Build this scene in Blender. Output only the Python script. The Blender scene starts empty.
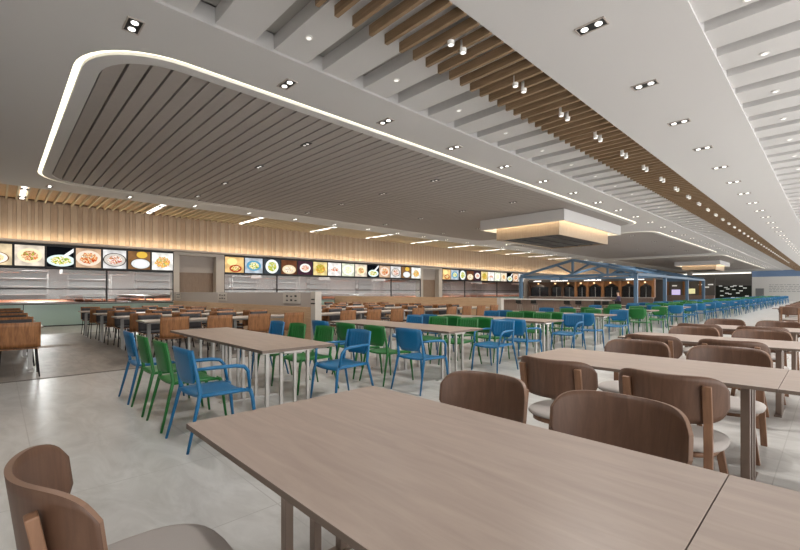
import bpy, bmesh, math, random
from math import sin, cos, pi, atan2, sqrt
from mathutils import Vector, Matrix
random.seed(7)
SC = bpy.context.scene
COL = SC.collection

# ------------------------------------------------------------------ materials
def new_mat(name):
    m = bpy.data.materials.new(name); m.use_nodes = True
    nt = m.node_tree; b = nt.nodes['Principled BSDF']
    return m, nt, b
def lin(c):
    return tuple(((v/255)/12.92 if v/255 <= .04045 else ((v/255+.055)/1.055)**2.4) for v in c) + (1,)
def plain(name, rgb, rough=.5, metal=0, bump=0, bscale=60, spec=.5, var=.04):
    m, nt, b = new_mat(name)
    c = lin(rgb)
    n = nt.nodes.new('ShaderNodeTexNoise'); n.inputs['Scale'].default_value = bscale
    tc = nt.nodes.new('ShaderNodeTexCoord'); nt.links.new(tc.outputs['Object'], n.inputs['Vector'])
    r = nt.nodes.new('ShaderNodeValToRGB')
    r.color_ramp.elements[0].color = tuple(v*(1-var) for v in c[:3])+(1,)
    r.color_ramp.elements[1].color = tuple(min(1, v*(1+var)) for v in c[:3])+(1,)
    nt.links.new(n.outputs['Fac'], r.inputs['Fac']); nt.links.new(r.outputs['Color'], b.inputs['Base Color'])
    b.inputs['Roughness'].default_value = rough; b.inputs['Metallic'].default_value = metal
    b.inputs['Specular IOR Level'].default_value = spec
    if bump:
        bp = nt.nodes.new('ShaderNodeBump'); bp.inputs['Strength'].default_value = bump; bp.inputs['Distance'].default_value = .002
        nt.links.new(n.outputs['Fac'], bp.inputs['Height']); nt.links.new(bp.outputs['Normal'], b.inputs['Normal'])
    return m
def wood(name, c1, c2, sc=(1, 12, 12), rough=.45, spec=.4, scale=3.0):
    m, nt, b = new_mat(name)
    tc = nt.nodes.new('ShaderNodeTexCoord'); mp = nt.nodes.new('ShaderNodeMapping')
    mp.inputs['Scale'].default_value = sc
    nt.links.new(tc.outputs['Object'], mp.inputs['Vector'])
    n = nt.nodes.new('ShaderNodeTexNoise'); n.inputs['Scale'].default_value = scale; n.inputs['Detail'].default_value = 5
    n.inputs['Roughness'].default_value = .6; n.inputs['Distortion'].default_value = .6
    nt.links.new(mp.outputs[0], n.inputs['Vector'])
    r = nt.nodes.new('ShaderNodeValToRGB'); r.color_ramp.elements[0].position = .3; r.color_ramp.elements[1].position = .7
    r.color_ramp.elements[0].color = lin(c1); r.color_ramp.elements[1].color = lin(c2)
    nt.links.new(n.outputs['Fac'], r.inputs['Fac']); nt.links.new(r.outputs['Color'], b.inputs['Base Color'])
    b.inputs['Roughness'].default_value = rough; b.inputs['Specular IOR Level'].default_value = spec
    return m
def emit(name, rgb, s):
    m, nt, b = new_mat(name)
    b.inputs['Base Color'].default_value = (.8, .8, .8, 1)
    b.inputs['Emission Color'].default_value = lin(rgb); b.inputs['Emission Strength'].default_value = s
    return m
def floor_mat(name, c1, c2, cj, rough, tile=1.04, ox=2.37, oy=-.2, spec=.5):
    m, nt, b = new_mat(name)
    L = nt.links.new
    tc = nt.nodes.new('ShaderNodeTexCoord')
    mp = nt.nodes.new('ShaderNodeMapping'); mp.inputs['Location'].default_value = (ox, oy, 0)
    L(tc.outputs['Object'], mp.inputs['Vector'])
    br = nt.nodes.new('ShaderNodeTexBrick'); br.offset = 0; br.squash = 1
    br.inputs['Scale'].default_value = 1; br.inputs['Brick Width'].default_value = tile; br.inputs['Row Height'].default_value = tile
    br.inputs['Mortar Size'].default_value = .0035; br.inputs['Mortar Smooth'].default_value = 0
    br.inputs['Color1'].default_value = (1, 1, 1, 1); br.inputs['Color2'].default_value = (.86, .86, .86, 1); br.inputs['Mortar'].default_value = (0, 0, 0, 1)
    L(mp.outputs[0], br.inputs['Vector'])
    mp2 = nt.nodes.new('ShaderNodeMapping'); mp2.inputs['Scale'].default_value = (.9, 2.6, 1); mp2.inputs['Rotation'].default_value = (0, 0, -.5)
    L(tc.outputs['Object'], mp2.inputs['Vector'])
    n = nt.nodes.new('ShaderNodeTexNoise'); n.inputs['Scale'].default_value = 1.6; n.inputs['Detail'].default_value = 9; n.inputs['Roughness'].default_value = .62; n.inputs['Distortion'].default_value = 1.2
    L(mp2.outputs[0], n.inputs['Vector'])
    r = nt.nodes.new('ShaderNodeValToRGB'); r.color_ramp.elements[0].position = .34; r.color_ramp.elements[1].position = .62
    r.color_ramp.elements[0].color = lin(c1); r.color_ramp.elements[1].color = lin(c2)
    L(n.outputs['Fac'], r.inputs['Fac'])
    mx = nt.nodes.new('ShaderNodeMixRGB'); mx.blend_type = 'MULTIPLY'; mx.inputs['Fac'].default_value = .1
    L(r.outputs['Color'], mx.inputs[1]); L(br.outputs['Color'], mx.inputs[2])
    mj = nt.nodes.new('ShaderNodeMixRGB'); mj.inputs[2].default_value = lin(cj)
    L(br.outputs['Fac'], mj.inputs['Fac']); L(mx.outputs[0], mj.inputs[1]); L(mj.outputs[0], b.inputs['Base Color'])
    b.inputs['Roughness'].default_value = rough; b.inputs['Specular IOR Level'].default_value = spec
    bp = nt.nodes.new('ShaderNodeBump'); bp.inputs['Strength'].default_value = .15; bp.inputs['Distance'].default_value = .004
    L(n.outputs['Fac'], bp.inputs['Height']); L(bp.outputs['Normal'], b.inputs['Normal'])
    return m

M = {}
M['ceil'] = plain('ceiling_paint', (208, 206, 205), .85, var=.01)
M['ceil_side'] = plain('ceiling_recess_paint', (168, 165, 160), .9, var=.01)
M['grey_slat'] = plain('grey_slat_paint', (168, 161, 156), .7, var=.05, bscale=8)
M['dark_gap'] = plain('dark_gap_paint', (52, 48, 45), .9)
M['black'] = plain('black_metal', (22, 22, 23), .45)
M['baffle'] = wood('baffle_wood', (128, 104, 78), (156, 130, 102), (1, 14, 14))
M['wallslat'] = wood('wall_side_slat_wood', (184, 172, 148), (204, 192, 168), (1, 14, 14))
M['plank_a'] = wood('pale_plank_wood', (170, 150, 130), (184, 166, 145), (12, 12, 1))
M['plank_b'] = wood('tan_plank_wood', (158, 137, 116), (176, 154, 132), (12, 12, 1))
M['floor'] = floor_mat('light_marble_tile', (166, 164, 160), (190, 189, 186), (160, 158, 154), .28)
M['floor_dark'] = floor_mat('grey_stone_tile', (128, 121, 114), (158, 151, 143), (124, 118, 110), .38, tile=.9)
M['trim_dark'] = plain('floor_strip', (92, 86, 80), .5)
M['tablewood'] = wood('beige_table_wood', (146, 129, 117), (162, 145, 132), (1.2, 9, 9), .42, scale=2.2)
M['tablepale'] = wood('pale_taupe_table_wood', (150, 134, 124), (166, 150, 139), (1.2, 9, 9), .34, scale=2.2, spec=.6)
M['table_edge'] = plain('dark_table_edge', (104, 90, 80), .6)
M['tabletop_white'] = plain('white_laminate', (166, 154, 142), .4)
M['steel'] = plain('brushed_steel', (190, 186, 182), .3, .85, bscale=30)
M['steel_dull'] = plain('dull_steel', (160, 158, 155), .4, .6, bscale=30)
M['blue'] = plain('blue_plastic', (9, 94, 138), .38, bump=.2, bscale=120, var=.06)
M['green'] = plain('green_plastic', (22, 100, 40), .38, bump=.2, bscale=120, var=.06)
M['chairwood'] = wood('walnut_plywood', (84, 60, 47), (102, 75, 59), (10, 10, 1.2), .42)
M['chairwood_leg'] = wood('walnut_leg', (110, 79, 59), (134, 99, 75), (10, 10, 1), .45)
M['plyedge'] = plain('pale_ply_edge', (122, 94, 76), .5)
M['cushion'] = plain('light_grey_cushion', (172, 165, 160), .8, bump=.3, bscale=300)
M['brownshell'] = wood('striped_brown_wood', (112, 72, 42), (158, 108, 66), (14, 14, .5), .45, scale=2.6)
M['charcoal'] = plain('charcoal_upholstery', (66, 64, 66), .85, bump=.3, bscale=200)
M['white'] = plain('white_paint', (226, 224, 220), .6)
M['panelgrey'] = plain('grey_panel', (176, 166, 158), .6)
M['pillar'] = plain('pale_pillar', (198, 190, 180), .6)
M['doorwood'] = wood('brown_door_wood', (132, 110, 92), (150, 128, 108), (12, 12, 1))
M['partwood'] = wood('light_partition_wood', (186, 152, 118), (204, 172, 138), (1, 12, 12))
M['bronze'] = plain('bronze_steel', (132, 116, 105), .3, .7, bscale=30)
M['glassgreen'] = plain('pale_green_glass', (184, 212, 204), .12, spec=.7)
M['steelblue'] = plain('steel_blue_paint', (84, 112, 138), .45)
M['counterfront'] = wood('grey_brown_counter_wood', (128, 108, 98), (152, 132, 120), (12, 12, 1))
M['orangewood'] = wood('orange_wood', (122, 80, 46), (156, 108, 66), (12, 12, 1))
M['walnutdark'] = wood('dark_walnut_panel', (70, 50, 38), (92, 68, 52), (12, 12, 1))
M['darkglass'] = plain('dark_glass', (22, 24, 28), .15)
M['darkwall'] = plain('dark_grey_wall', (96, 92, 88), .8)
M['boardgreen'] = plain('blackboard', (26, 32, 22), .6)
M['blueband'] = plain('blue_band', (120, 146, 182), .7)
M['greydoor'] = plain('grey_door', (128, 130, 132), .5)
M['terracotta'] = plain('terracotta_tile', (172, 104, 68), .45, var=.1, bscale=5)
M['kitchenwall'] = plain('kitchen_wall', (172, 171, 168), .5)
M['led'] = emit('led_strip', (255, 246, 214), 1.1)
M['ledwarm'] = emit('warm_cove_led', (255, 236, 200), 13)
M['lamp'] = emit('lamp_lens', (255, 252, 244), 1.8)
M['lampdim'] = emit('small_lamp_lens', (255, 252, 244), .42)
M['lampmid'] = emit('twin_lamp_lens', (255, 252, 244), .7)
M['lampw'] = emit('linear_lamp', (255, 252, 246), 1.2)
M['strip'] = emit('strip_light', (255, 250, 236), 1.1)
M['signglow'] = emit('lit_sign', (255, 244, 236), .8)
M['menuwhite'] = emit('lit_menu_white', (236, 238, 226), .22)
M['purple'] = emit('purple_screen', (176, 160, 214), .5)
M['yellow'] = emit('yellow_screen', (222, 214, 130), .4)
M['warmbulb'] = emit('warm_bulb', (255, 190, 110), .8)
M['ink'] = plain('grey_ink', (150, 148, 150), .7)
M['skin'] = plain('skin', (206, 170, 148), .5)
M['cloth'] = plain('dark_purple_cloth', (58, 50, 78), .85)
M['hair'] = plain('dark_hair', (34, 26, 22), .7)
# glass panes
m, nt, b = new_mat('window_glass')
out = nt.nodes['Material Output']
tr = nt.nodes.new('ShaderNodeBsdfTransparent'); tr.inputs[0].default_value = (.93, .95, .95, 1)
gl = nt.nodes.new('ShaderNodeBsdfGlossy'); gl.inputs['Roughness'].default_value = .04
mx = nt.nodes.new('ShaderNodeMixShader'); mx.inputs[0].default_value = .022
nt.links.new(tr.outputs[0], mx.inputs[1]); nt.links.new(gl.outputs[0], mx.inputs[2]); nt.links.new(mx.outputs[0], out.inputs['Surface'])
M['glass'] = m

def food_mat(name, bg, plate, rim, food, rx, rz, cx=0, cz=0, spoon=False, extra=None):
    """backlit menu photograph of a dish: coloured backdrop, oval plate, mixed food"""
    m, nt, b = new_mat(name); L = nt.links.new; N = nt.nodes.new
    tc = N('ShaderNodeTexCoord'); sp = N('ShaderNodeSeparateXYZ'); L(tc.outputs['Object'], sp.inputs[0])
    def math(op, a, bb=None):
        n = N('ShaderNodeMath'); n.operation = op
        for i, v in enumerate((a, bb)):
            if v is None: continue
            if isinstance(v, (int, float)): n.inputs[i].default_value = v
            else: L(v, n.inputs[i])
        return n.outputs[0]
    def ell(cx, cz, rx, rz):
        a = math('DIVIDE', math('SUBTRACT', sp.outputs[1], cx), rx); c = math('DIVIDE', math('SUBTRACT', sp.outputs[2], cz), rz)
        return math('SQRT', math('ADD', math('MULTIPLY', a, a), math('MULTIPLY', c, c)))
    def mixc(f, a, c):
        n = N('ShaderNodeMixRGB'); L(f, n.inputs[0])
        for i, v in ((1, a), (2, c)):
            if isinstance(v, tuple): n.inputs[i].default_value = lin(v)
            else: L(v, n.inputs[i])
        return n.outputs[0]
    ns = N('ShaderNodeTexNoise'); ns.inputs['Scale'].default_value = 14; ns.inputs['Detail'].default_value = 3; L(tc.outputs['Object'], ns.inputs['Vector'])
    r = N('ShaderNodeValToRGB'); L(ns.outputs['Fac'], r.inputs[0]); r.color_ramp.interpolation = 'CONSTANT'
    ps = [0, .42, .5, .57, .64][:len(food)]
    els = r.color_ramp.elements
    while len(els) < len(food): els.new(.5)
    for e, p, c in zip(els, ps, food): e.position = p; e.color = lin(c)
    n2 = N('ShaderNodeTexNoise'); n2.inputs['Scale'].default_value = 4; L(tc.outputs['Object'], n2.inputs['Vector'])
    r2 = N('ShaderNodeValToRGB'); L(n2.outputs['Fac'], r2.inputs[0]); r2.color_ramp.elements[0].position = .35; r2.color_ramp.elements[1].position = .65
    r2.color_ramp.elements[0].color = lin(tuple(int(v*.82) for v in bg)); r2.color_ramp.elements[1].color = lin(bg)
    e = ell(cx, cz, rx, rz)
    col = r2.outputs[0]
    if extra:
        ex, ez, er, ec = extra
        col = mixc(math('LESS_THAN', ell(ex, ez, er, er*.7), 1), col, ec)
    if rim: col = mixc(math('LESS_THAN', e, 1.1), col, rim)
    if plate: col = mixc(math('LESS_THAN', e, 1.0), col, plate)
    wob = math('ADD', e, math('MULTIPLY', math('SUBTRACT', ns.outputs['Fac'], .5), .5))
    col = mixc(math('LESS_THAN', wob, .68), col, r.outputs[0])
    if spoon:
        d = math('ABSOLUTE', math('SUBTRACT', math('SUBTRACT', sp.outputs[2], .1), math('MULTIPLY', math('SUBTRACT', sp.outputs[1], .2), .9)))
        f = math('MULTIPLY', math('LESS_THAN', d, .07), math('GREATER_THAN', sp.outputs[1], .1))
        col = mixc(f, col, (240, 240, 240))
    em = N('ShaderNodeEmission'); em.inputs['Strength'].default_value = .72; L(col, em.inputs[0])
    L(em.outputs[0], nt.nodes['Material Output'].inputs['Surface'])
    return m
OR = (206, 120, 50); GR = (110, 160, 60); RD = (176, 60, 40); YL = (228, 200, 90); WH = (246, 244, 236); BR = (120, 76, 44); CR = (240, 214, 170)
FOOD = [
    food_mat('menu_photo_stew', (226, 204, 166), (246, 238, 220), BR, [CR, YL, WH, OR], .34, .2, -.05, -.12),
    food_mat('menu_photo_stirfry', (232, 218, 198), (252, 226, 186), None, [OR, CR, RD, GR, YL], .34, .26),
    food_mat('menu_photo_greens', (14, 16, 20), (214, 232, 230), None, [GR, YL, WH, GR, OR], .42, .22, .02, -.14, True),
    food_mat('menu_photo_braise', (204, 170, 140), (232, 210, 190), None, [RD, OR, CR, BR, WH], .4, .3),
    food_mat('menu_photo_prawns', (226, 224, 222), (198, 190, 180), (60, 50, 48), [RD, WH, OR, BR, WH], .36, .25, 0, -.02),
    food_mat('menu_photo_porridge', (132, 96, 62), (216, 218, 216), (70, 60, 50), [(226, 228, 226), WH, (226, 228, 226), WH], .34, .2, .05, -.14, False, (.1, .24, .2, (216, 176, 72))),
    food_mat('menu_photo_noodles', (250, 248, 240), None, None, [YL, OR, CR, GR, OR], .42, .34, 0, -.03),
    food_mat('menu_photo_bread', (240, 196, 130), (160, 60, 40), None, [CR, YL, BR, CR], .3, .18, .05, -.18, False, (-.12, .15, .25, (250, 222, 150))),
    food_mat('menu_photo_soup', (186, 196, 206), (90, 150, 180), None, [GR, YL, WH, GR], .38, .26, 0, 0),
    food_mat('menu_photo_salad', (60, 66, 72), (236, 242, 236), None, [GR, YL, GR, WH, GR], .36, .36),
    food_mat('menu_photo_rice', (104, 64, 44), (226, 206, 170), None, [CR, WH, BR, CR], .4, .24, 0, -.12),
    food_mat('menu_photo_dumplings', (70, 44, 56), (238, 232, 226), None, [CR, RD, WH, OR], .34, .24),
    food_mat('menu_photo_curry', (236, 214, 150), None, None, [YL, OR, GR, YL, BR], .46, .38),
    food_mat('menu_photo_snack', (250, 244, 238), None, None, [RD, OR, WH, BR, WH], .36, .16, 0, 0),
    food_mat('menu_photo_cabbage', (226, 230, 206), (240, 242, 226), None, [(196, 214, 150), WH, YL, WH], .4, .3),
]

# ------------------------------------------------------------------ mesh helpers
class MB:
    def __init__(s): s.bm = bmesh.new(); s.mi = 0
    def _faces(s, vs, fs):
        v = [s.bm.verts.new(p) for p in vs]
        for f in fs:
            try: fc = s.bm.faces.new([v[i] for i in f]); fc.material_index = s.mi
            except ValueError: pass
        return v
    def box(s, x0, x1, y0, y1, z0, z1):
        s._faces([(x0,y0,z0),(x1,y0,z0),(x1,y1,z0),(x0,y1,z0),(x0,y0,z1),(x1,y0,z1),(x1,y1,z1),(x0,y1,z1)],
                 [(3,2,1,0),(4,5,6,7),(0,1,5,4),(1,2,6,5),(2,3,7,6),(3,0,4,7)]); return s
    def rings(s, rings, closed=False, cap=True):
        n = len(rings[0]); vv = [[s.bm.verts.new(p) for p in r] for r in rings]
        m = len(rings)
        for i in range(m if closed else m-1):
            a, b = vv[i], vv[(i+1) % m]
            for j in range(n):
                f = s.bm.faces.new((a[j], a[(j+1) % n], b[(j+1) % n], b[j])); f.material_index = s.mi; f.smooth = n > 5
        if cap and not closed:
            for r in (vv[0], vv[-1]):
                f = s.bm.faces.new(r); f.material_index = s.mi
        return s
    def tube(s, pts, r, n=8, flat=None):
        """swept tube through pts; r float or list; flat = (a,b) half sizes for a rectangular bar"""
        P = [Vector(p) for p in pts]; R = []
        for i, p in enumerate(P):
            t = (P[min(i+1, len(P)-1)] - P[max(i-1, 0)]).normalized()
            up = Vector((1, 0, 0)) if abs(t.x) < .8 else Vector((0, 0, 1))
            a = t.cross(up).normalized(); b = t.cross(a).normalized()
            rr = r[i] if isinstance(r, (list, tuple)) else r
            if flat: R.append([p + a*flat[0]*sx + b*flat[1]*sy for sx, sy in ((1,1),(1,-1),(-1,-1),(-1,1))])
            else: R.append([p + (a*cos(2*pi*k/n) + b*sin(2*pi*k/n))*rr for k in range(n)])
        return s.rings(R)
    def cyl(s, x, y, z0, z1, r, n=16, r1=None):
        r1 = r if r1 is None else r1
        return s.rings([[(x+r*cos(2*pi*k/n), y+r*sin(2*pi*k/n), z0) for k in range(n)], [(x+r1*cos(2*pi*k/n), y+r1*sin(2*pi*k/n), z1) for k in range(n)]])
    def prism(s, poly, z0, z1):
        return s.rings([[(p[0], p[1], z0) for p in poly], [(p[0], p[1], z1) for p in poly]])
    def grid_solid(s, fn, nu, nv, th):
        """fn(u,v)->(point, normal); closed slab of thickness th"""
        A = []; B = []
        for i in range(nu+1):
            ra = []; rb = []
            for j in range(nv+1):
                p, nr = fn(i/nu, j/nv); p = Vector(p); nr = Vector(nr).normalized()
                ra.append(s.bm.verts.new(p + nr*th/2)); rb.append(s.bm.verts.new(p - nr*th/2))
            A.append(ra); B.append(rb)
        for i in range(nu):
            for j in range(nv):
                f = s.bm.faces.new((A[i][j], A[i+1][j], A[i+1][j+1], A[i][j+1])); f.smooth = True; f.material_index = s.mi
                f = s.bm.faces.new((B[i][j+1], B[i+1][j+1], B[i+1][j], B[i][j])); f.smooth = True; f.material_index = s.mi
        e = getattr(s, 'edge_mi', s.mi)
        def q(a, b, c, d):
            f = s.bm.faces.new((a, b, c, d)); f.material_index = e
        for i in range(nu):
            q(A[i][0], B[i][0], B[i+1][0], A[i+1][0]); q(A[i+1][nv], B[i+1][nv], B[i][nv], A[i][nv])
        for j in range(nv):
            q(A[0][j+1], B[0][j+1], B[0][j], A[0][j]); q(A[nu][j], B[nu][j], B[nu][j+1], A[nu][j+1])
        return s
    def build(s, name, mats, parent=None, bevel=0):
        bmesh.ops.recalc_face_normals(s.bm, faces=s.bm.faces)
        me = bpy.data.meshes.new(name); s.bm.to_mesh(me); s.bm.free()
        for m in (mats if isinstance(mats, (list, tuple)) else [mats]): me.materials.append(m)
        o = bpy.data.objects.new(name, me); COL.objects.link(o)
        if parent: o.parent = parent
        if bevel:
            md = o.modifiers.new('bevel', 'BEVEL'); md.width = bevel; md.segments = 2; md.limit_method = 'ANGLE'
        return o
def tag(o, label=None, cat=None, group=None, kind=None):
    if label: o['label'] = label
    if cat: o['category'] = cat
    if group: o['group'] = group
    if kind: o['kind'] = kind
    return o
def empty(name, loc=(0, 0, 0), rz=0):
    o = bpy.data.objects.new(name, None); COL.objects.link(o); o.location = loc; o.rotation_euler = (0, 0, rz); o.empty_display_size = .1
    return o
KIDS = {}
def kids(o):
    return list(o.children)
def copy_tree(o, parent=None):
    c = o.copy(); COL.objects.link(c)
    if parent: c.parent = parent
    for ch in kids(o): copy_tree(ch, c)
    return c
def struct(name, mb, mat, parent=None, bevel=0):
    o = mb.build(name, mat, parent, bevel); o['kind'] = 'structure'; return o
def flat_shape(name, outlines, zlo, zhi, mat, parent=None):
    cu = bpy.data.curves.new(name, 'CURVE'); cu.dimensions = '2D'; cu.fill_mode = 'BOTH'; cu.extrude = (zhi-zlo)/2
    for ol in outlines:
        sp = cu.splines.new('POLY'); sp.points.add(len(ol)-1); sp.use_cyclic_u = True
        for p, q in zip(sp.points, ol): p.co = (q[0], q[1], 0, 1)
    t = bpy.data.objects.new('tmp', cu); COL.objects.link(t)
    dg = bpy.context.evaluated_depsgraph_get(); me = bpy.data.meshes.new_from_object(t.evaluated_get(dg))
    me = me.copy(); me.name = name; bpy.data.objects.remove(t)
    me.transform(Matrix.Translation((0, 0, (zlo+zhi)/2))); me.materials.clear(); me.materials.append(mat)
    o = bpy.data.objects.new(name, me); COL.objects.link(o)
    if parent: o.parent = parent
    return o
def rrect(x0, x1, y0, y1, r, n=10):
    P = []
    for cx, cy, a0 in ((x1-r, y1-r, 0), (x0+r, y1-r, pi/2), (x0+r, y0+r, pi), (x1-r, y0+r, 3*pi/2)):
        for k in range(n+1):
            a = a0 + k/n*pi/2; P.append((cx+r*cos(a), cy+r*sin(a)))
    return P
ORD = ['nearest', 'second', 'third', 'fourth', 'fifth', 'sixth', 'seventh', 'eighth', 'ninth', 'tenth', 'eleventh', 'twelfth', 'thirteenth', 'fourteenth', 'fifteenth',
       'sixteenth', 'seventeenth', 'eighteenth', 'nineteenth', 'twentieth', 'twenty-first', 'twenty-second', 'twenty-third', 'twenty-fourth', 'twenty-fifth', 'twenty-sixth',
       'twenty-seventh', 'twenty-eighth', 'twenty-ninth', 'thirtieth']
ORD += ['thirty-'+s for s in ['first','second','third','fourth','fifth','sixth','seventh','eighth','ninth']] + ['fortieth'] + ['forty-'+s for s in ['first','second','third','fourth','fifth','sixth','seventh','eighth','ninth']] + ['fiftieth']

H = 4.507          # ceiling height
XW = -20.45        # serving-wall plane
YE = 84.0          # end wall
Y0 = -4.0

# ------------------------------------------------------------------ floor
struct('floor', MB().box(-8.25, 5, Y0, YE, -.1, 0).box(XW-.6, -16.7, Y0, YE, -.1, 0), M['floor'])
struct('floor', MB().box(-16.7, -8.25, Y0, YE, -.1, 0), M['floor_dark'])
struct('trim_1', MB().box(-8.29, -8.21, Y0, YE, 0, .003), M['trim_dark'])

# ------------------------------------------------------------------ ceiling
LOOPS = [(-15.85, -6.29, .775, 22.1), (-15.7, -6.5, 24.4, 42.6), (-15.7, -6.5, 44.6, 76.5)]
outer = [(-17.1, Y0), (-5.2, Y0), (-5.2, YE), (-17.1, YE)]
o = flat_shape('ceiling', [outer] + [rrect(a, b, c, d, 1.15) for a, b, c, d in LOOPS], H, H+.24, M['ceil']); o['kind'] = 'structure'
HB = H-.107
struct('ceiling', MB().box(-2.84, -1.083, Y0, YE, HB, H+.3), M['ceil'])
# slab above everything
struct('ceiling', MB().box(XW-.3, 5, Y0, YE, H+.34, H+.5), M['ceil_side'])
for i, (a, b, c, d) in enumerate(LOOPS):
    led = flat_shape('cove_light', [rrect(a-.01, b+.01, c-.01, d+.01, 1.15), rrect(a+.1, b-.1, c+.1, d-.1, 1.05)], H+.03, H+.06, M['led'])
    tag(led, ['warm white strip light round the nearest grey slatted ceiling field', 'white strip light round the second oval ceiling field beyond the hanging box',
              'white strip light round the farthest oval ceiling field'][i], 'strip light')
    o = flat_shape('ceiling', [rrect(a+.09, b-.09, c+.09, d-.09, 1.06), rrect(a+.3, b-.3, c+.3, d-.3, .87)], H-.012, H+.1, M['ceil']); o['kind'] = 'structure'
    # slat field: dark backing and planks clipped to the rounded outline
    X0, X1, Ya, Yb = a+.3, b-.3, c+.3, d-.3; R = .87
    mb = MB(); mb.box(a+.05, b-.05, c+.05, d-.05, H+.11, H+.14); struct('ceiling', mb, M['dark_gap'])
    mb = MB(); y = Ya
    def xin(y):
        e = min(y-Ya, Yb-y)
        return 0 if e >= R else R - sqrt(max(0, R*R-(R-e)**2))
    while y < Yb-.05:
        ya, yb = y+.02, min(y+.235, Yb); k = 3 if (ya-Ya < R or Yb-yb < R) else 1
        for q in range(k):
            p0 = ya+(yb-ya)*q/k; p1 = ya+(yb-ya)*(q+1)/k; e0, e1 = xin(p0), xin(p1)
            mb._faces([(X0+e0,p0,H),(X1-e0,p0,H),(X1-e1,p1,H),(X0+e1,p1,H),(X0+e0,p0,H+.1),(X1-e0,p0,H+.1),(X1-e1,p1,H+.1),(X0+e1,p1,H+.1)],
                 [(3,2,1,0),(4,5,6,7),(0,1,5,4),(1,2,6,5),(2,3,7,6),(3,0,4,7)])
        y += .25
    struct('ceiling', mb, M['grey_slat'])
# white stepped panels
def white_panels(x0, x1, y0, gap=.2, pitch=.7665, z=H):
    mb = MB(); y = y0
    while y < YE:
        mb.box(x0, x1, y, y+pitch-gap, z, z+.19); y += pitch
    return mb
struct('ceiling', white_panels(-5.2, -2.85, 1.9-5*.7665, .27, .7665, H+.035), M['ceil'])
struct('ceiling', MB().box(-5.15, -2.85, Y0, YE, H+.225, H+.26), M['ceil_side'])
struct('ceiling', white_panels(-1.083, 5, 6.14-13*.7556, .25, .7556, HB+.03), M['ceil'])
struct('ceiling', MB().box(-1.083, 5, Y0, YE, HB+.22, HB+.25), M['ceil_side'])
# wooden baffles
mb = MB(); y = 2.97-27*.251
while y < YE:
    mb.box(-3.88, -2.845, y, y+.05, H-.12, H+.0); y += .251
struct('trim_2', mb, M['baffle'])
# slats along the serving wall
mb = MB(); y = 1.0-20*.262
while y < YE:
    mb.box(XW+.02, -17.1, y, y+.05, H+.1, H+.2); y += .262
struct('trim_3', mb, M['wallslat'])
struct('ceiling', MB().box(XW, -17.1, Y0, YE, H+.2, H+.24), M['partwood'])

# ------------------------------------------------------------------ ceiling lamps
def twin_proto():
    r = empty('downlight', (0, 0, 0))
    f = MB(); w, l, t = .088, .168, .014
    f.box(-l, l, -w, -w+t, -.012, .01).box(-l, l, w-t, w, -.012, .01).box(-l, -l+t, -w+t, w-t, -.012, .01).box(l-t, l, -w+t, w-t, -.012, .01)
    f.build('frame', M['panelgrey'], r)
    hs = MB().box(-l+t, l-t, -w+t, w-t, -.004, .004).build('housing', M['black'], r)
    for s in (-1, 1): MB().cyl(s*.08, 0, -.012, -.004, .039, 16).build('lens', M['lamp'], hs)
    return r
def place(proto, spots, name_fn, cat, group, first=True):
    used = False
    for i, (loc, rz) in enumerate(spots):
        o = proto if not used else copy_tree(proto)
        used = True
        o.location = loc; o.rotation_euler = (0, 0, rz)
        tag(o, name_fn(i), cat, group)
twins = twin_proto()
def row(x, y0, dy, n): return [((x, y0+dy*i, H-.002), 0) for i in range(n) if y0+dy*i < YE-1]
row_ = row
spots = []; labs = []
for x, y0, dy, n, txt in ((-1.962, -.97, 1.987, 38, 'plain white band between wooden baffles and right stepped panels'), (-5.85, 1.18, 2.04, 36, 'plain band between grey slats and white stepped panels'),
                          (-16.5, 1.15, 2.08, 22, 'narrow band by the slats of the serving wall')):
    for i, s in enumerate(row(x, y0, dy, n)):
        if x > -3: s = ((s[0][0], s[0][1], HB-.002), 0)
        spots.append(s); labs.append('square twin downlight, %s along the %s' % (ORD[i], txt))
tr_ = list(zip(spots, labs))
place(twins, spots, lambda i: labs[i], 'downlight', 'twin downlights in the flat ceiling bands')
spots2 = []; labs2 = []
small = empty('downlight')
MB().box(-.14, .14, -.065, .065, -.008, .004).build('housing', M['black'], small)
for s in (-1, 1): MB().cyl(s*.06, 0, -.014, -.008, .03, 14).build('lens', M['lampmid'], small)
for xi, x in enumerate((-7.95, -10.2, -12.45, -14.75)):
    for i in range(14):
        y = 4.83+4.22*i
        if any(c+.4 < y < d-.4 for a, b, c, d in LOOPS) and y < 60 and not (15.3 < y < 22 and -11.3 < x < -6.9) and not (51.5 < y < 58 and -12 < x < -7.5):
            spots2.append(((x, y, H-.004), 0)); labs2.append('small twin downlight in grey slats, %s row from the dining side, %s from camera' % (('first', 'second', 'third', 'fourth')[xi], ORD[i]))
place(small, spots2, lambda i: labs2[i], 'downlight', 'small twin downlights among the grey slats')
cylp = empty('spotlight')
MB().cyl(0, 0, 0, .15, .042, 16).build('housing', M['white'], cylp)
MB().cyl(0, 0, -.004, .0, .03, 16).build('lens', M['lampmid'], cylp)
s3 = []; l3 = []
for i in range(40):
    for q in (0, 1):
        s3.append(((-3.27, 1.02+1.5*i+.243*q, H-.17), 0)); l3.append('white cylinder spotlight under wooden baffles, %s of the %s pair' % (('nearer', 'farther')[q], ORD[i]))
place(cylp, s3, lambda i: l3[i], 'spotlight', 'white cylinder spotlights under the wooden baffles')
MBd = MB().cyl(0, 0, -.012, 0, .05, 18); pd = empty('downlight')
MBd.build('trim_ring', M['white'], pd); MB().cyl(0, 0, -.016, -.012, .032, 16).build('lens', M['lampdim'], pd)
s4 = []; l4 = []
for i in range(36):
    s4.append(((-4.64, 2.86+1.533*i, H+.035), 0)); l4.append('small round downlight, %s in the stepped panels left of wooden baffles' % ORD[i])
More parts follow.
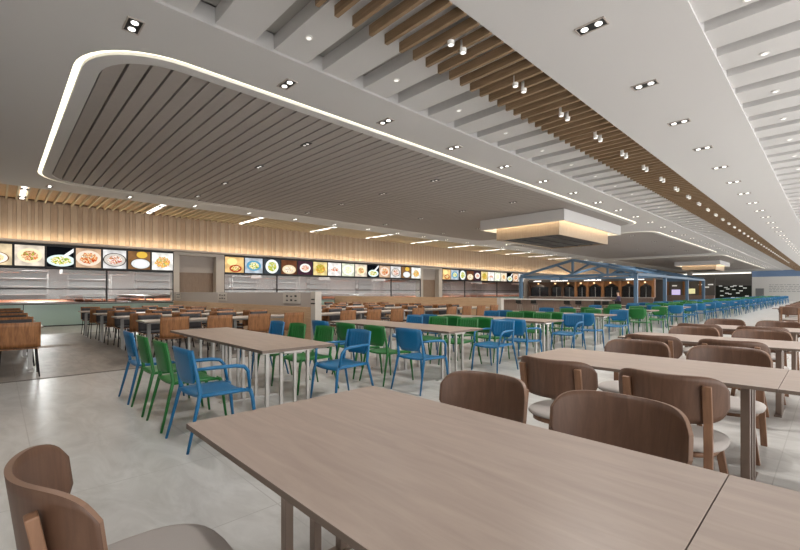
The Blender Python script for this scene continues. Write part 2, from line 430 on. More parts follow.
for i in range(36):
    s4.append(((-.633, 2.8+1.482*i, HB+.03), 0)); l4.append('small round downlight, %s in the stepped panels at far right' % ORD[i])
place(pd, s4, lambda i: l4[i], 'downlight', 'small round downlights in the stepped white panels')
lp = empty('linear_light')
MB().box(-1.3, 1.3, -.06, .06, 0, .1185).build('diffuser', M['lampw'], lp)
for x in (-.75, .75):
    for s in (-1, 1): MB().box(x-.12, x+.12, s*.07-.035, s*.07+.035, -.02, 0).build('clip', M['black'], lp)
place(lp, [((-18.65, .632+3.93*i, H+.08), 0) for i in range(14)], lambda i: 'white linear light with black clips, %s along the serving wall ceiling' % ORD[i], 'linear light', 'linear lights over the serving wall')

# hanging square light boxes
def hang_box(x0, x1, y0, y1, label):
    r = empty('ceiling_box', ((x0+x1)/2, (y0+y1)/2, H)); r.location = (0, 0, 0)
    t = .06
    fr = MB(); z0, z1 = 4.05, H-.014
    fr.box(x0, x1, y0, y0+t, z0, z1).box(x0, x1, y1-t, y1, z0, z1).box(x0, x0+t, y0+t, y1-t, z0, z1).box(x1-t, x1, y0+t, y1-t, z0, z1)
    fr.box(x0+t, x1-t, y0+t, y1-t, z1-.1, z1-.05)
    fr.build('upper_frame', M['ceil'], r)
    a0, a1, b0, b1 = x0+.6, x1-.38, y0+.38, y1-.6; z0, z1 = 3.58, 4.3
    inn = MB(); inn.box(a0, a1, b0, b0+t, z0, z1).box(a0, a1, b1-t, b1, z0, z1).box(a0, a0+t, b0+t, b1-t, z0, z1).box(a1-t, a1, b0+t, b1-t, z0, z1)
    inn.build('wooden_box', M['plank_a'], r)
    MB().box(a0+t, a1-t, b0+t, b1-t, z0+.05, z0+.08).build('dark_panel', M['black'], r)
    g = MB(); n = 4
    for i in range(1, n):
        xx = a0+(a1-a0)*i/n; g.box(xx-.02, xx+.02, b0+t, b1-t, z0+.02, z0+.05)
    g.build('grille', M['black'], r)
    l = MB(); e = .05; q = .12
    l.box(a0-q, a1+q, b0-q, b0-q+e, 4.28, 4.31).box(a0-q, a1+q, b1+q-e, b1+q, 4.28, 4.31).box(a0-q, a0-q+e, b0-q+e, b1+q-e, 4.28, 4.31).box(a1+q-e, a1+q, b0-q+e, b1+q-e, 4.28, 4.31)
    l.build('light_strip', M['ledwarm'], r)
    MB().box(x0+t, x1-t, y0+t, y1-t, 4.315, 4.33).build('top_panel', M['ceil'], r)
    tag(r, label, 'ceiling box', 'square boxes hung from the ceiling')
hang_box(-11.0, -7.15, 15.6, 21.7, 'large square ceiling box, white above and glowing wood below, near the slatted field end')
hang_box(-11.8, -7.9, 52, 57.6, 'far small looking square ceiling box beyond the blue pavilion')

# ------------------------------------------------------------------ serving wall
mb = MB(); mb2 = MB(); y = Y0; k = 0
while y < YE:
    w = random.choice((.1, .13, .16, .22))
    t = mb if k % 2 else mb2
    d = .015 if k % 2 else .0
    t.box(XW-.05, XW+d+.02, y+.008, min(y+w, YE), 3.2, H+.14); y += w; k += 1
struct('wall_left', mb, M['plank_a']); struct('wall_left', mb2, M['plank_b'])
struct('wall_left', MB().box(XW-.25, XW-.06, Y0, YE, 3.05, H+.3), M['doorwood'])
struct('trim_4', MB().box(XW-.05, XW+.32, Y0, YE, 3.1, 3.16).box(XW+.29, XW+.32, Y0, YE, 3.16, 3.185), M['panelgrey'])
wl = MB().box(XW+.2, XW+.25, Y0, 60, 3.162, 3.18).build('cove_light', M['ledwarm']); tag(wl, 'warm strip light along the foot of the wooden plank header', 'strip light')
segs = [(Y0, 5.67), (7.9, 21.75), (24.1, 36.0)]
struct('wall_left', MB().box(XW-.5, XW, 36.0, YE, 0, 3.1), M['panelgrey'])
for a, b in segs: struct('wall_left', MB().box(XW-.2, XW-.04, a, b, 2.2, 3.1), M['black'])
wn = 1
for si, (a, b) in enumerate(segs):
    mull = {0: [3.2], 1: [10.67, 18.9], 2: [26.9, 31.5]}[si]
    ys = [a] + mull + [b]
    for p, q in zip(ys[:-1], ys[1:]):
        r = empty('window_%d' % wn); r['kind'] = 'structure'
        f = MB(); t = .03
        f.box(XW-.05, XW+.01, p, p+t, .87, 2.2).box(XW-.05, XW+.01, q-t, q, .87, 2.2).box(XW-.05, XW+.01, p+t, q-t, .87, .91).box(XW-.05, XW+.01, p+t, q-t, 2.16, 2.2).box(XW-.05, XW+.01, p+t, q-t, 1.4, 1.435)
        f.build('window_frame', M['black'], r); MB().box(XW-.03, XW-.022, p+t, q-t, .91, 2.16).build('pane', M['glass'], r)
        wn += 1
    struct('wall_left', MB().box(XW-.12, XW-.02, a, b, .03, .83), M['glassgreen'])
    struct('trim_5', MB().box(XW-.06, XW+.0, a, b, 0, .04).box(XW-.1, XW+.005, a+.0, b, .83, .87).box(XW-.05, XW+.0, a, a+.02, .04, .83).box(XW-.05, XW, .68, .70, .04, .83) if si == 0 else MB().box(XW-.06, XW, a, b, 0, .04).box(XW-.1, XW+.005, a, b, .83, .87), M['black'])
    struct('trim_6', MB().box(XW+.005, XW+.1, a, b, .865, .885), M['white'])
# recessed bays
dn = 1
for a, b in ((5.67, 7.9), (21.75, 24.1)):
    struct('wall_left', MB().box(XW-.5, XW+.02, a, a+.24, 0, 3.1).box(XW-.5, XW+.02, b-.38, b, 0, 3.1).box(XW-.5, XW, a+.24, b-.38, 2.97, 3.1), M['pillar'])
    r = empty('door_%d' % dn); r['kind'] = 'structure'; dn += 1
    MB().box(XW-.5, XW-.35, a+.24, b-.38, 2.2, 2.97).build('transom_panel', M['panelgrey'], r)
    MB().box(XW-.5, XW-.38, a+.24, b-.38, 0, 2.2).build('door_panel', M['doorwood'], r)
# menu screens
order = [14, 0, 1, 2, 3, 4, 5, 6]
def screen(y0, y1, d, label):
    r = empty('menu_screen', (XW+.0, (y0+y1)/2, 2.635)); w = y1-y0
    MB().box(-.03, .03, -w/2+.005, w/2-.005, -.415, .415).build('frame', M['black'], r)
    MB().box(.03, .036, -w/2+.035, w/2-.035, -.375, .375).build('display', FOOD[d], r)
    tag(r, label, 'menu screen', 'lit menu screens above the serving windows')
DESC = ['pale stew in a dark bowl', 'orange stir-fry on a cream plate', 'greens on an oval dish, black ground', 'red braised meat on beige', 'red prawns in a dark rimmed pan', 'white porridge on brown', 'yellow noodles on white',
        'toasted bread on orange', 'green soup in a blue bowl', 'green salad on a dark ground', 'fried rice on dark brown', 'dumplings on purple brown', 'yellow curry', 'small red snacks on white', 'pale cabbage on soft green']
e1 = [-.45, .42, 1.31, 2.17, 3.04, 3.9, 4.78, 5.67]
for i in range(7): screen(e1[i], e1[i+1], i, 'menu screen showing %s, left serving window' % DESC[i])
seq = [7, 8, 9, 10, 11, 12, 13, 14, 1, 2, 3, 4, 5, 6]
for i in range(14): screen(7.9+.989*i, 7.9+.989*(i+1), seq[i], 'menu screen showing %s, middle serving window' % DESC[seq[i]])
seq = [7, 8, 9, 10, 11, 12, 13, 14, 1, 2, 3, 4]
for i in range(12): screen(24.1+.99*i, 24.1+.99*(i+1), seq[i], 'menu screen showing %s, far serving window' % DESC[seq[i]])

# kitchen behind the glass
XK = -36
struct('floor', MB().box(XK, XW-.5, Y0, 64, .78, .84), M['terracotta'])
struct('wall_back', MB().box(XK-.1, XK, Y0, 64, .5, 3.3), M['kitchenwall'])
struct('ceiling', MB().box(XK, XW-.3, Y0, 64, 3.2, 3.3), M['kitchenwall'])
struct('wall_back', MB().box(XK, XW-.5, Y0-.1, Y0, .5, 3.3).box(XK, XW-.5, 64, 64.1, .5, 3.3), M['kitchenwall'])
def kcounter(x, y0, y1, label, w=.8, hz=.62):
    r = empty('kitchen_counter', (x, (y0+y1)/2, .84)); l = (y1-y0)/2
    MB().box(-w/2, w/2, -l, l, hz-.05, hz).build('worktop', M['steel'], r)
    MB().box(-w/2+.05, w/2-.05, -l+.05, l-.05, .2, .23).build('shelf', M['steel'], r)
    for sx in (-1, 1):
        for sy in (-1, 1): MB().tube([(sx*(w/2-.05), sy*(l-.06), 0), (sx*(w/2-.05), sy*(l-.06), hz-.05)], .022).build('leg', M['steel'], r)
    tag(r, label, 'counter', 'steel kitchen counters behind the glass')
for i, y in enumerate((-1.2, 3.3, 5.6, 9.6, 13.5, 17.6, 21.5, 26, 31, 36.5, 43, 50)):
    r = empty('kitchen_counter', (-27.5, y, .84)); l, w, hz = 5.0, .62, .3
    MB().box(-l, l, -w, w, hz-.05, hz).build('worktop', M['steel'], r)
    MB().box(-l+.05, l-.05, -w+.05, w-.05, .16, .19).build('shelf', M['steel'], r)
    for sx in (-1, -.33, .33, 1):
        for sy in (-1, 1): MB().tube([(sx*(l-.06), sy*(w-.05), 0), (sx*(l-.06), sy*(w-.05), hz-.05)], .025).build('leg', M['steel'], r)
    tag(r, 'long steel kitchen counter running back from the glass, %s along the serving wall' % ORD[i], 'counter', 'steel kitchen counters behind the glass')
for i, y in enumerate((0, 4.6, 10.2, 15.6, 21.4, 27.4, 34.4, 42.4, 51.4)):
    r = empty('extractor_hood', (-29, y-.6, 2.3))
    MB().rings([[(sx*.8, sy*1.5, 0) for sx, sy in ((1,1),(1,-1),(-1,-1),(-1,1))], [(sx*.8, sy*1.5, .2) for sx, sy in ((1,1),(1,-1),(-1,-1),(-1,1))], [(sx*.4, sy*1.1, .55) for sx, sy in ((1,1),(1,-1),(-1,-1),(-1,1))]]).build('canopy', M['steel'], r)
    MB().box(-.25, .25, -.25, .25, .55, .9).build('duct', M['steel_dull'], r)
    tag(r, 'steel extractor hood in the kitchen, %s along the serving wall' % ORD[i], 'hood', 'kitchen extractor hoods')
    r = empty('kitchen_light', (-29.5, y+1.6, 3.19))
    MB().box(-.15, .15, -.4, .4, -.03, .0).build('diffuser', M['lampw'], r); MB().box(-.18, .18, -.43, .43, -.012, .009).build('frame', M['white'], r)
    tag(r, 'flat kitchen ceiling light, %s behind the serving glass' % ORD[i], 'ceiling light', 'kitchen ceiling lights')
for i, y in enumerate((1.2, 4.6, 8.5, 12, 15.5, 19.5, 23, 29, 35, 42, 50)):
    r = empty('storage_rack', (XK+.5, y, .84))
    for z in (.3, .8, 1.3, 1.8): MB().box(-.3, .3, -1.2, 1.2, z, z+.04).build('shelf', M['steel'], r)
    for sx in (-1, 1):
        for sy in (-1, 1): MB().box(sx*.28-.02, sx*.28+.02, sy*1.18-.02, sy*1.18+.02, 0, 1.9).build('post', M['steel'], r)
    tag(r, 'tall steel storage rack at the kitchen back, %s along the serving wall' % ORD[i], 'rack', 'kitchen storage racks')

struct('wall_back', MB().box(XW-.3, 5, Y0-.2, Y0, 0, H+.5), M['white'])  # unseen wall behind the camera, added to shut out world light from there
# ------------------------------------------------------------------ end wall
struct('wall_far', MB().box(-8.79, 5, YE, YE+.2, 0, 3.62), M['white'])
struct('wall_far', MB().box(-8.79, 5, YE-.02, YE+.2, 3.62, H+.3), M['blueband'])
struct('wall_far', MB().box(XW-.5, -8.79, YE, YE+.2, 0, H+.3), M['darkwall'])
bb = empty('menu_board', (0, YE-.1, 0))
MB().box(-13.3, -8.85, -.02, .099, .1, 2.3).build('board', M['boardgreen'], bb)
t = MB(); cr = [(720.7,286),(726,287.5),(732,286.6),(735,285.8),(741,286.2),(722,291),(728,289),(734,289.6),(741,290.8),(745,288),(730,294),(738,293),(727,293.2),(733,297.5),(741,297.6),(747,296),(722,295.6)]
for px, py in cr:
    u = (px-400)/418.2; a_ = atan2(434, 418.2); d = 84/(cos(a_)+u*sin(a_)); x = d*(-sin(a_)+u*cos(a_)); z = 1.3+d*(292-py)/418.2
    t.box(x-.22, x+.22, -.03, -.02, z-.07, z+.07)
t.build('menu_card', M['menuwhite'], bb); tag(bb, 'black menu board with scattered white cards on the dark end wall', 'menu board')
sl = empty('strip_light', (0, YE-.6, 0))
MB().box(-19, -8.82, -.1, .1, 4.18, 4.3).build('diffuser', M['strip'], sl); MB().box(-19, -8.82, -.08, .08, 4.3, H-.001).build('housing', M['white'], sl)
tag(sl, 'long white strip light above the black menu board on the end wall', 'strip light')
r = empty('door_3'); r['kind'] = 'structure'
MB().box(-8.32, -7.44, YE-.05, YE-.005, 0, 1.8).build('door_panel', M['greydoor'], r)
MB().box(-8.38, -8.32, YE-.07, YE-.005, 0, 1.86).box(-7.44, -7.38, YE-.07, YE-.005, 0, 1.86).box(-8.32, -7.44, YE-.07, YE-.005, 1.8, 1.86).build('door_frame', M['steel_dull'], r)
MB().box(-7.6, -7.5, YE-.1, YE-.05, .9, .93).build('door_handle', M['steel'], r)
t = MB()
for i, z in enumerate((2.35, 2.1, 1.85, 1.6, 1.35)):
    x = -6.8
    while x < -3.4:
        w = random.uniform(.15, .5); t.box(x, x+w, YE-.03, YE-.01, z, z+.06); x += w+.12
tag(t.build('wall_lettering', M['ink']), 'rows of small grey lettering on the white end wall', 'lettering')
struct('wall_far', MB().box(-16.0, -15.4, YE-6, YE-5.4, 0, H), M['panelgrey'])

# ------------------------------------------------------------------ partitions
def partition(y, x1, h, two, label):
    r = empty('partition_wall', (0, y, 0))
    MB().box(XW+.02, x1-.2, -.07, .07, 0, h-.37 if two else h).build('lower_panel', M['partwood'], r)
    if two: MB().box(XW+.02, x1-.2, -.06, .06, h-.37, h).build('upper_panel', M['panelgrey'], r)
    MB().box(x1-.2, x1, -.09, .09, 0, h+(.02 if two else .0)).build('end_post', M['pillar'], r)
    if two:
        for x, w in ((-19.73, .3), (-14.8, .4), (-10.05, .45)):
            n = MB()
            n.box(x-w, x+w, -.075, -.061, 1.0, 1.27); pl_ = n.build('sign_plate', M['pillar'], r)
            s = MB()
            for ix in (-1, 0, 1):
                for iz in range(2): s.box(x+ix*w*.5-.05, x+ix*w*.5+.05, -.082, -.076, 1.06+iz*.11, 1.06+iz*.11+(.03 if (ix+iz) % 2 else .045))
            s.build('sign_marks', M['black'], pl_)
        MB().box(x1-.19, x1-.01, -.1, -.09, 1.0, 1.03).box(x1-.17, x1-.03, -.1, -.09, 1.1, 1.13).build('sign_marks', M['black'], r)
    tag(r, label, 'partition', 'low partition walls between brown chair groups')
partition(5.73, -8.86, 1.29, True, 'low partition with grey top panel and small black signs, nearest one')
partition(14.4, -9.1, 1.07, False, 'low plain light wood partition beyond the first, pale end post')

# ------------------------------------------------------------------ chairs
def copy_or(p, used): return p if not used else copy_tree(p)
def canteen_chair(mat, arms, lod=False):
    """slim plastic stacking chair, facing +Y"""
    parts = {}
    def leg_r(s):
        return MB().tube([(s*.262, -.31, 0), (s*.235, -.215, .40), (s*.228, -.20, .46), (s*.222, -.225, .62), (s*.215, -.262, .82)], [.011, .017, .018, .016, .013], 8)
    def leg_f(s):
        return MB().tube([(s*.245, .29, 0), (s*.232, .25, .36), (s*.225, .235, .42), (s*.215, .20, .44)], [.011, .018, .019, .014], 8)
    def seat():
        mb = MB(); mb.edge_mi = 0
        def fn(u, v):
            x = (u-.5)*.46; y = -.22+v*.45; z = .44 - .014*(1-(2*u-1)**2) - (.03*max(0, (v-.85)/.15)**2)
            return (x, y, z), (0, 0, 1)
        mb.grid_solid(fn, 8, 8, .018)
        for s in (-1, 1): mb.tube([(s*.228, -.21, .435), (s*.228, .24, .425)], .014, 6)
        for k in range(5): mb.box(-.19, .19, -.16+k*.075, -.145+k*.075, .417, .424)
        return mb
    def back():
        mb = MB()
        def fn(u, v):
            w = .42 - .13*max(0, (.4-v)/.4)**1.8
            x = (u-.5)*w; z = .535 + v*.285
            z += .012*(1-(2*u-1)**2)*(v > .9)
            y = -.222 - .045*v - .03*(1-(2*u-1)**2)
            return (x, y, z), (0, 1, .15)
        mb.grid_solid(fn, 8, 6, .014)
        for k in range(-3, 4):
            x = k*.05; c = 1-(x/.21)**2
            mb.tube([(x, -.222-.045*.25-.03*c+.008, .605), (x, -.222-.045*.9-.03*c+.008, .79)], .006, 5)
        return mb
    def arm(s):
        return MB().tube([(s*.222, -.235, .66), (s*.25, -.12, .665), (s*.262, .08, .66), (s*.262, .16, .645), (s*.255, .2, .60), (s*.235, .225, .44)], [.012, .016, .017, .017, .016, .014], 8)
    if lod:
        mb = MB(); r = MB()
        bmj = bmesh.new()
        return None
    r = empty('canteen_chair')
    seat().build('seat', mat, r); back().build('backrest', mat, r)
    for s in (-1, 1): leg_r(s).build('leg', mat, r)
    for s in (-1, 1): leg_f(s).build('leg', mat, r)
    if arms:
        for s in (-1, 1): arm(s).build('armrest', mat, r)
    return r
def joined(root, name):
    bm = bmesh.new(); mats = []
    for ch in root.children:
        me = ch.data
        base = len(mats)
        for m_ in me.materials: mats.append(m_)
        n0 = len(bm.faces); bm.from_mesh(me); bm.faces.ensure_lookup_table()
        for f in bm.faces[n0:]: f.material_index += base
    me = bpy.data.meshes.new(name); bm.to_mesh(me); bm.free()
    for m_ in mats: me.materials.append(m_)
    return me
PRO = {}
for key, mat, arms in (('blue', M['blue'], False), ('blue_arm', M['blue'], True), ('green', M['green'], False)):
    PRO[key] = canteen_chair(mat, arms)
LOD = {k: joined(v, 'canteen_chair') for k, v in PRO.items()}
USED = {}
def put(key, loc, rz, label, group, cat='chair', lod=None):
    if lod is not None:
        o = bpy.data.objects.new(PRO[key].name.split('.')[0], LOD[key]); COL.objects.link(o)
    else:
        o = PRO[key] if not USED.get(key) else copy_tree(PRO[key]); USED[key] = True
    o.location = loc; o.rotation_euler = (0, 0, rz); tag(o, label, cat, group)
    return o

def mk_table(L, W, T, th, top_mat, legxs, legys, leg_half, leg_mat, name='dining_table', foot=True):
    r = empty(name)
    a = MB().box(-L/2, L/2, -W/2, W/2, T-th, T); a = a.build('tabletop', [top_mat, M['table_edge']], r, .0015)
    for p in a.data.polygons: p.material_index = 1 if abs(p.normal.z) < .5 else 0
    MB().box(-L/2+.12, L/2-.12, -.12, .12, T-th-.04, T-th).build('under_frame', leg_mat, r)
    for x in legxs:
        MB().box(x-.03, x+.03, min(legys)-.06, max(legys)+.06, T-th-.045, T-th).build('top_bar', leg_mat, r)
        for y in legys:
            MB().box(x-leg_half[0], x+leg_half[0], y-leg_half[1], y+leg_half[1], 0.012, T-th-.045).build('leg', leg_mat, r, .003)
        if foot: MB().box(x-.03, x+.03, min(legys)-.12, max(legys)+.12, 0, .012).build('foot_plate', leg_mat, r)
    return r
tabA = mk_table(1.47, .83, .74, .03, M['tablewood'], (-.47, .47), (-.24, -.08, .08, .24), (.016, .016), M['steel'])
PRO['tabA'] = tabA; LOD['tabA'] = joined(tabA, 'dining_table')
NX = (-5.95, -5.29, -4.60, -3.90)
pos4 = ('leftmost', 'second from left', 'third from left', 'right end')
for k in range(19):
    yc = (2.23, 5.0, 7.8, 10.75, 14.4)[k] if k < 5 else 18.6+3.65*(k-5)
    if yc > 68: break
    jit = lambda s=.03: random.uniform(-s, s)
    lod = 1 if yc > 20 else None
    for j, xc in enumerate((-5.975, -4.505)):
        put('tabA', (xc, yc, 0), 0, 'beige table with slim steel legs, %s half of %s table row among blue-green chairs' % (('left', 'right')[j], ORD[k]), 'beige tables among the blue and green chairs', 'table', lod)
    offn = -.83 if k == 0 else -.88 if k < 2 else -.98
    for i, x in enumerate(NX):
        key = ('blue', 'green', 'green', 'blue_arm')[i] if not (k == 4 and i == 3) else 'green'
        if k % 3 == 2 and k > 2: key = {'blue': 'green', 'green': 'blue'}.get(key, key) if i < 3 else key
        if k > 2 and key == 'blue_arm': key = 'blue'
        nm = {'blue': 'blue chair', 'green': 'green chair', 'blue_arm': 'blue armchair'}[key]
        put(key, (x+jit(.012)+(.05 if k < 2 else 0), yc+offn+(jit() if k else 0), 0), jit(.04), '%s, %s, camera side of %s blue-green table row' % (nm, pos4[i], ORD[k]), 'blue and green chairs along the tables', 'chair', lod)
        key = ('blue', 'green', 'green', 'blue_arm')[i] if not (k == 4 and i >= 2) else 'green'
        if k > 2 and key == 'blue_arm': key = 'blue'
        nm = {'blue': 'blue chair', 'green': 'green chair', 'blue_arm': 'blue armchair'}[key]
        fx = x - ((.24 if i == 3 else .33) if k == 0 else .05)
        put(key, (fx+jit(.02), yc+(.79 if k == 0 else .95+jit()), 0), pi+jit(.05), '%s, %s, far side of %s blue-green table row' % (nm, pos4[i], ORD[k]), 'blue and green chairs along the tables', 'chair', lod)

# walnut chairs
def walnut_chair():
    r = empty('walnut_chair')
    # seat cushion facing +Y
    def outline(rx, ry, n=28, e=2.7):
        P = []
        for k in range(n):
            a = 2*pi*k/n; c, s = cos(a), sin(a)
            P.append((abs(c)**(2/e)*rx*(1 if c > 0 else -1), abs(s)**(2/e)*ry*(1 if s > 0 else -1)))
        return P
    mb = MB(); R = []
    for f, z in ((.90, .362), (.98, .372), (1.0, .386), (.97, .400), (.85, .409), (.45, .413)):
        R.append([(p[0]*f, p[1]*f+.035, z) for p in outline(.268, .255)])
    mb.rings(R); mb.build('cushion', M['cushion'], r)
    mb = MB(); mb.rings([[(p[0], p[1]+.02, z) for p in outline(.225, .225)] for z in (.332, .362)]); mb.build('seat_base', M['chairwood_leg'], r)
    # backrest: bent plywood shell, rounded corners
    mb = MB(); mb.edge_mi = 1
    W = .288
    def fn(u, v):
        s = 2*u-1
        half = .5*(1-abs(s)**5.0)**(1/2.4) if abs(s) < 1 else 0
        hgt = .28*max(half*2, .34)
        zc = .69 - .01*(1-s*s)
        z = zc + (v-.5)*hgt
        ang = s*.95; Rr = W/sin(.95)
        x = Rr*sin(ang); y = -.262 + Rr*(1-cos(ang)) - .03*(z-.55)/.25
        return (x, y, z), (-sin(ang)*1.0, cos(ang), .08)
    mb.grid_solid(fn, 44, 8, .016); mb.build('backrest', [M['chairwood'], M['plyedge']], r)
    for s in (-1, 1):
        mb = MB(); mb.tube([(s*.225, -.31, 0), (s*.212, -.24, .40), (s*.208, -.225, .56), (s*.208, -.262, .77)], 0, flat=(.014, .022)); mb.build('leg', M['chairwood_leg'], r, .004)
        mb = MB(); mb.tube([(s*.235, .25, 0), (s*.19, .19, .338)], 0, flat=(.018, .02)); mb.build('leg', M['chairwood_leg'], r, .004)
    return r
PRO['walnut'] = walnut_chair()
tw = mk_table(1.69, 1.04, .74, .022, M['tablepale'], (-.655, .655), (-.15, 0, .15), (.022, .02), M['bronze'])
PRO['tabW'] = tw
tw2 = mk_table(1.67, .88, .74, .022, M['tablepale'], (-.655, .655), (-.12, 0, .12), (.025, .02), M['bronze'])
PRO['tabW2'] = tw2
for i, rowi in enumerate([0, 1, 2, 3, 7, 8, 9, 10, 11, 12, 13]):
    if i == 0: yc, w = 1.1, 1.04
    else: yc, w = {1: 3.68, 2: 6.08, 3: 8.45}.get(rowi, 3.68+2.67*(rowi-1)), .88
    key = 'tabW' if i == 0 else 'tabW2'
    put(key, (-1.07 if i == 0 else -1.06 if i < 4 else -.65, yc, 0), 0, 'pale wooden dining table, %s of the walnut chair rows, left half' % ORD[i], 'pale tables among the walnut chairs', 'table')
    if i < 3: put(key, (.6225 if i == 0 else .612, yc, 0), 0, 'pale wooden dining table, %s of the walnut chair rows, right of the seam' % ORD[i], 'pale tables among the walnut chairs', 'table')
    for q, x in enumerate((-1.385, -.675) if i < 4 else (-.98, -.3)):
        if i == 0 and q == 1: nearok = False
        else: nearok = True
        yn = yc - w/2 - .12; yf = yc + w/2 + .20
        if i > 0: yf = yc + w/2 + .24
        jx = random.uniform(-.02, .02)
        if nearok: put('walnut', ((-1.535 if i == 0 else x+jx-.045), (.315 if i == 0 else yn), 0), (.02 if i == 0 else 0), 'walnut chair with grey seat, %s, camera side of the %s pale table' % (('left', 'right')[q], ORD[i]), 'walnut chairs with grey seats', 'chair')
        put('walnut', (x+(.04 if i else 0), yf, 0), pi, 'walnut chair with grey seat, %s, far side of the %s pale table' % (('left', 'right')[q], ORD[i]), 'walnut chairs with grey seats', 'chair')

# brown plank chairs, facing +Y
def brown_chair():
    r = empty('brown_chair')
    def fn(u, v):
        s = 2*u-1
        x = s*(.245-.02*v*0); z = .46+v*.38
        y = -.235-.05*v - .02*(1-s*s)
        return (x, y, z), (0, 1, .14)
    mb = MB(); mb.grid_solid(fn, 8, 6, .016); mb.build('backrest', M['brownshell'], r)
    mb = MB(); mb.grid_solid(lambda u, v: (lambda p: ((p[0][0]*.9, p[0][1]+.024, .47+v*.33), p[1]))(fn(u, v)), 6, 6, .03); mb.build('back_cushion', M['charcoal'], r)
    MB().box(-.23, .23, -.22, .22, .43, .445).build('seat', M['brownshell'], r)
    MB().box(-.215, .215, -.2, .21, .445, .48).build('seat_cushion', M['charcoal'], r, .012)
    for s in (-1, 1):
        MB().tube([(s*.23, -.26, 0), (s*.2, -.17, .43)], .011, 6).build('leg', M['black'], r)
        MB().tube([(s*.23, .24, 0), (s*.2, .17, .43)], .011, 6).build('leg', M['black'], r)
    return r
PRO['brown'] = brown_chair()
def white_table():
    r = empty('white_table')
    MB().box(-.34, .34, -.85, .85, .71, .74).build('tabletop', M['tabletop_white'], r, .002)
    MB().box(-.04, .04, -.7, .7, .67, .71).build('under_frame', M['steel_dull'], r)
    for y in (-.7, .7):
        MB().box(-.03, .03, y-.03, y+.03, .01, .67).build('leg', M['steel_dull'], r)
        MB().box(-.26, .26, y-.04, y+.04, 0, .012).build('foot_plate', M['steel'], r)
    return r
PRO['wt'] = white_table()
for k in range(4):
    xt = -9.35-1.95*k
    groups = [('left of the aisle', (.24-.85*1, .24), [-.42]), ('before the first partition', (2.42, 3.24, 4.06, 4.88), [2.85, 4.55]),
              ('between the two partitions', (6.4, 7.25, 8.1, 8.95, 10.5, 11.3, 12.1, 12.9), [6.75, 8.47, 10.8, 12.5])]
    for gname, ys, ts in groups:
        sh = 0 if gname[0] == 'l' else -.05-.09*k
        ys = [v+sh for v in ys]; ts = [v+sh for v in ts]
        for i, y in enumerate(ts):
            if gname == 'left of the aisle': y = -.3
            put('wt', (xt, y+(0 if gname[0] == 'l' else .05), 0), 0, 'white topped table %s, %s row back, %s along' % (gname, ORD[k], ('first', 'second', 'third', 'fourth')[i]), 'white tables among the brown chairs', 'table')
        for i, y in enumerate(ys):
            put('brown', (xt+.62, y, 0), pi/2, 'brown wooden chair, back to camera, %s, %s row, %s along' % (gname, ORD[k], ORD[i] if i else 'first'), 'brown wooden chairs with dark cushions', 'chair')
            put('brown', (xt-.62, y, 0), -pi/2, 'brown wooden chair, dark cushion facing camera, %s, %s row, %s along' % (gname, ORD[k], ORD[i] if i else 'first'), 'brown wooden chairs with dark cushions', 'chair')

# ------------------------------------------------------------------ blue pavilion, bar, kiosks
gz = empty('pavilion_frame', (0, 0, 0))
gx0, gx1, gxc, ez, pz = -16.46, -8.54, -12.5, 2.42, 3.5
ysg = (28.6, 35.0, 41.6, 48.0)
def bar(name, a, b, hw=.08, hh=.08):
    MB().tube([a, b], 0, flat=(hw, hh)).build(name, M['steelblue'], gz)
for y in ysg:
    for x in ((gx0, gx1) if y == ysg[0] or y == ysg[-1] else (gx1,)): MB().box(x-.1, x+.1, y-.1, y+.1, 0, ez).build('post', M['steelblue'], gz)
    bar('tie_beam', (gx0, y, ez), (gx1, y, ez)); bar('rafter', (gx0, y, ez+.1), (gxc, y, pz)); bar('rafter', (gx1, y, ez+.1), (gxc, y, pz))
    bar('king_post', (gxc, y, ez+.1), (gxc, y, pz), .07, .07)
    for s in (-1, 1): bar('strut', (gxc, y, ez+.15), (gxc+s*1.15, y, pz-.3), .06, .06)
bar('ridge_beam', (gxc, ysg[0], pz), (gxc, ysg[-1], pz)); bar('eave_beam', (gx0, ysg[0], ez), (gx0, ysg[-1], ez)); bar('eave_beam', (gx1, ysg[0], ez+.0), (gx1, ysg[-1], ez+.0), .08, .1)
tag(gz, 'open steel blue pavilion frame with gabled trusses over the far bar', 'pavilion')
bc = empty('bar_counter', (0, 26, 0))
MB().box(-16.5, -8.7, -.4, .4, .78, .84).build('worktop', M['white'], bc)
MB().box(-16.3, -8.9, -.1, .3, 0, .78).build('front_panel', M['counterfront'], bc)
tag(bc, 'long bar counter with white top before the blue pavilion', 'counter')
def stool():
    r = empty('bar_stool')
    MB().cyl(0, 0, .5, .54, .19, 16).build('seat', M['black'], r)
    MB().box(-.18, .18, -.2, -.17, .56, .78).build('backrest', M['black'], r)
    for a in range(4): MB().tube([(.2*cos(a*pi/2+.78), .2*sin(a*pi/2+.78), 0), (.12*cos(a*pi/2+.78), .12*sin(a*pi/2+.78), .5)], .012, 6).build('leg', M['steel_dull'], r)
    return r
PRO['stool'] = stool()
for i, x in enumerate((-14.6, -13.5, -11.3, -10.6, -9.5, -9.05)):
    put('stool', (x, 25.2, 0), 0, 'black bar stool, %s from left in front of the white topped bar' % (('first', 'second', 'third', 'fourth', 'fifth', 'sixth')[i]), 'black bar stools', 'stool')
kk = empty('food_kiosk', (0, 36, 0)); KXs = (XW+.3, -18.1, -16.9, -15.7, -14.7, -13.45, -12.1, -10.75, -9.7)
kk.location = (0, 36.6, 0)
MB().box(KXs[0], KXs[-1], 0, .15, 0, .82).build('lower_panel', M['counterfront'], kk)
MB().box(KXs[0], KXs[-1], -.25, .25, .82, .88).build('worktop', M['panelgrey'], kk)
for i, x in enumerate(KXs):
    MB().box(x-.1, x+.1, -.12, .2, .88 , 2.35).build('post', M['orangewood'] if x > -16 else M['walnutdark'], kk)
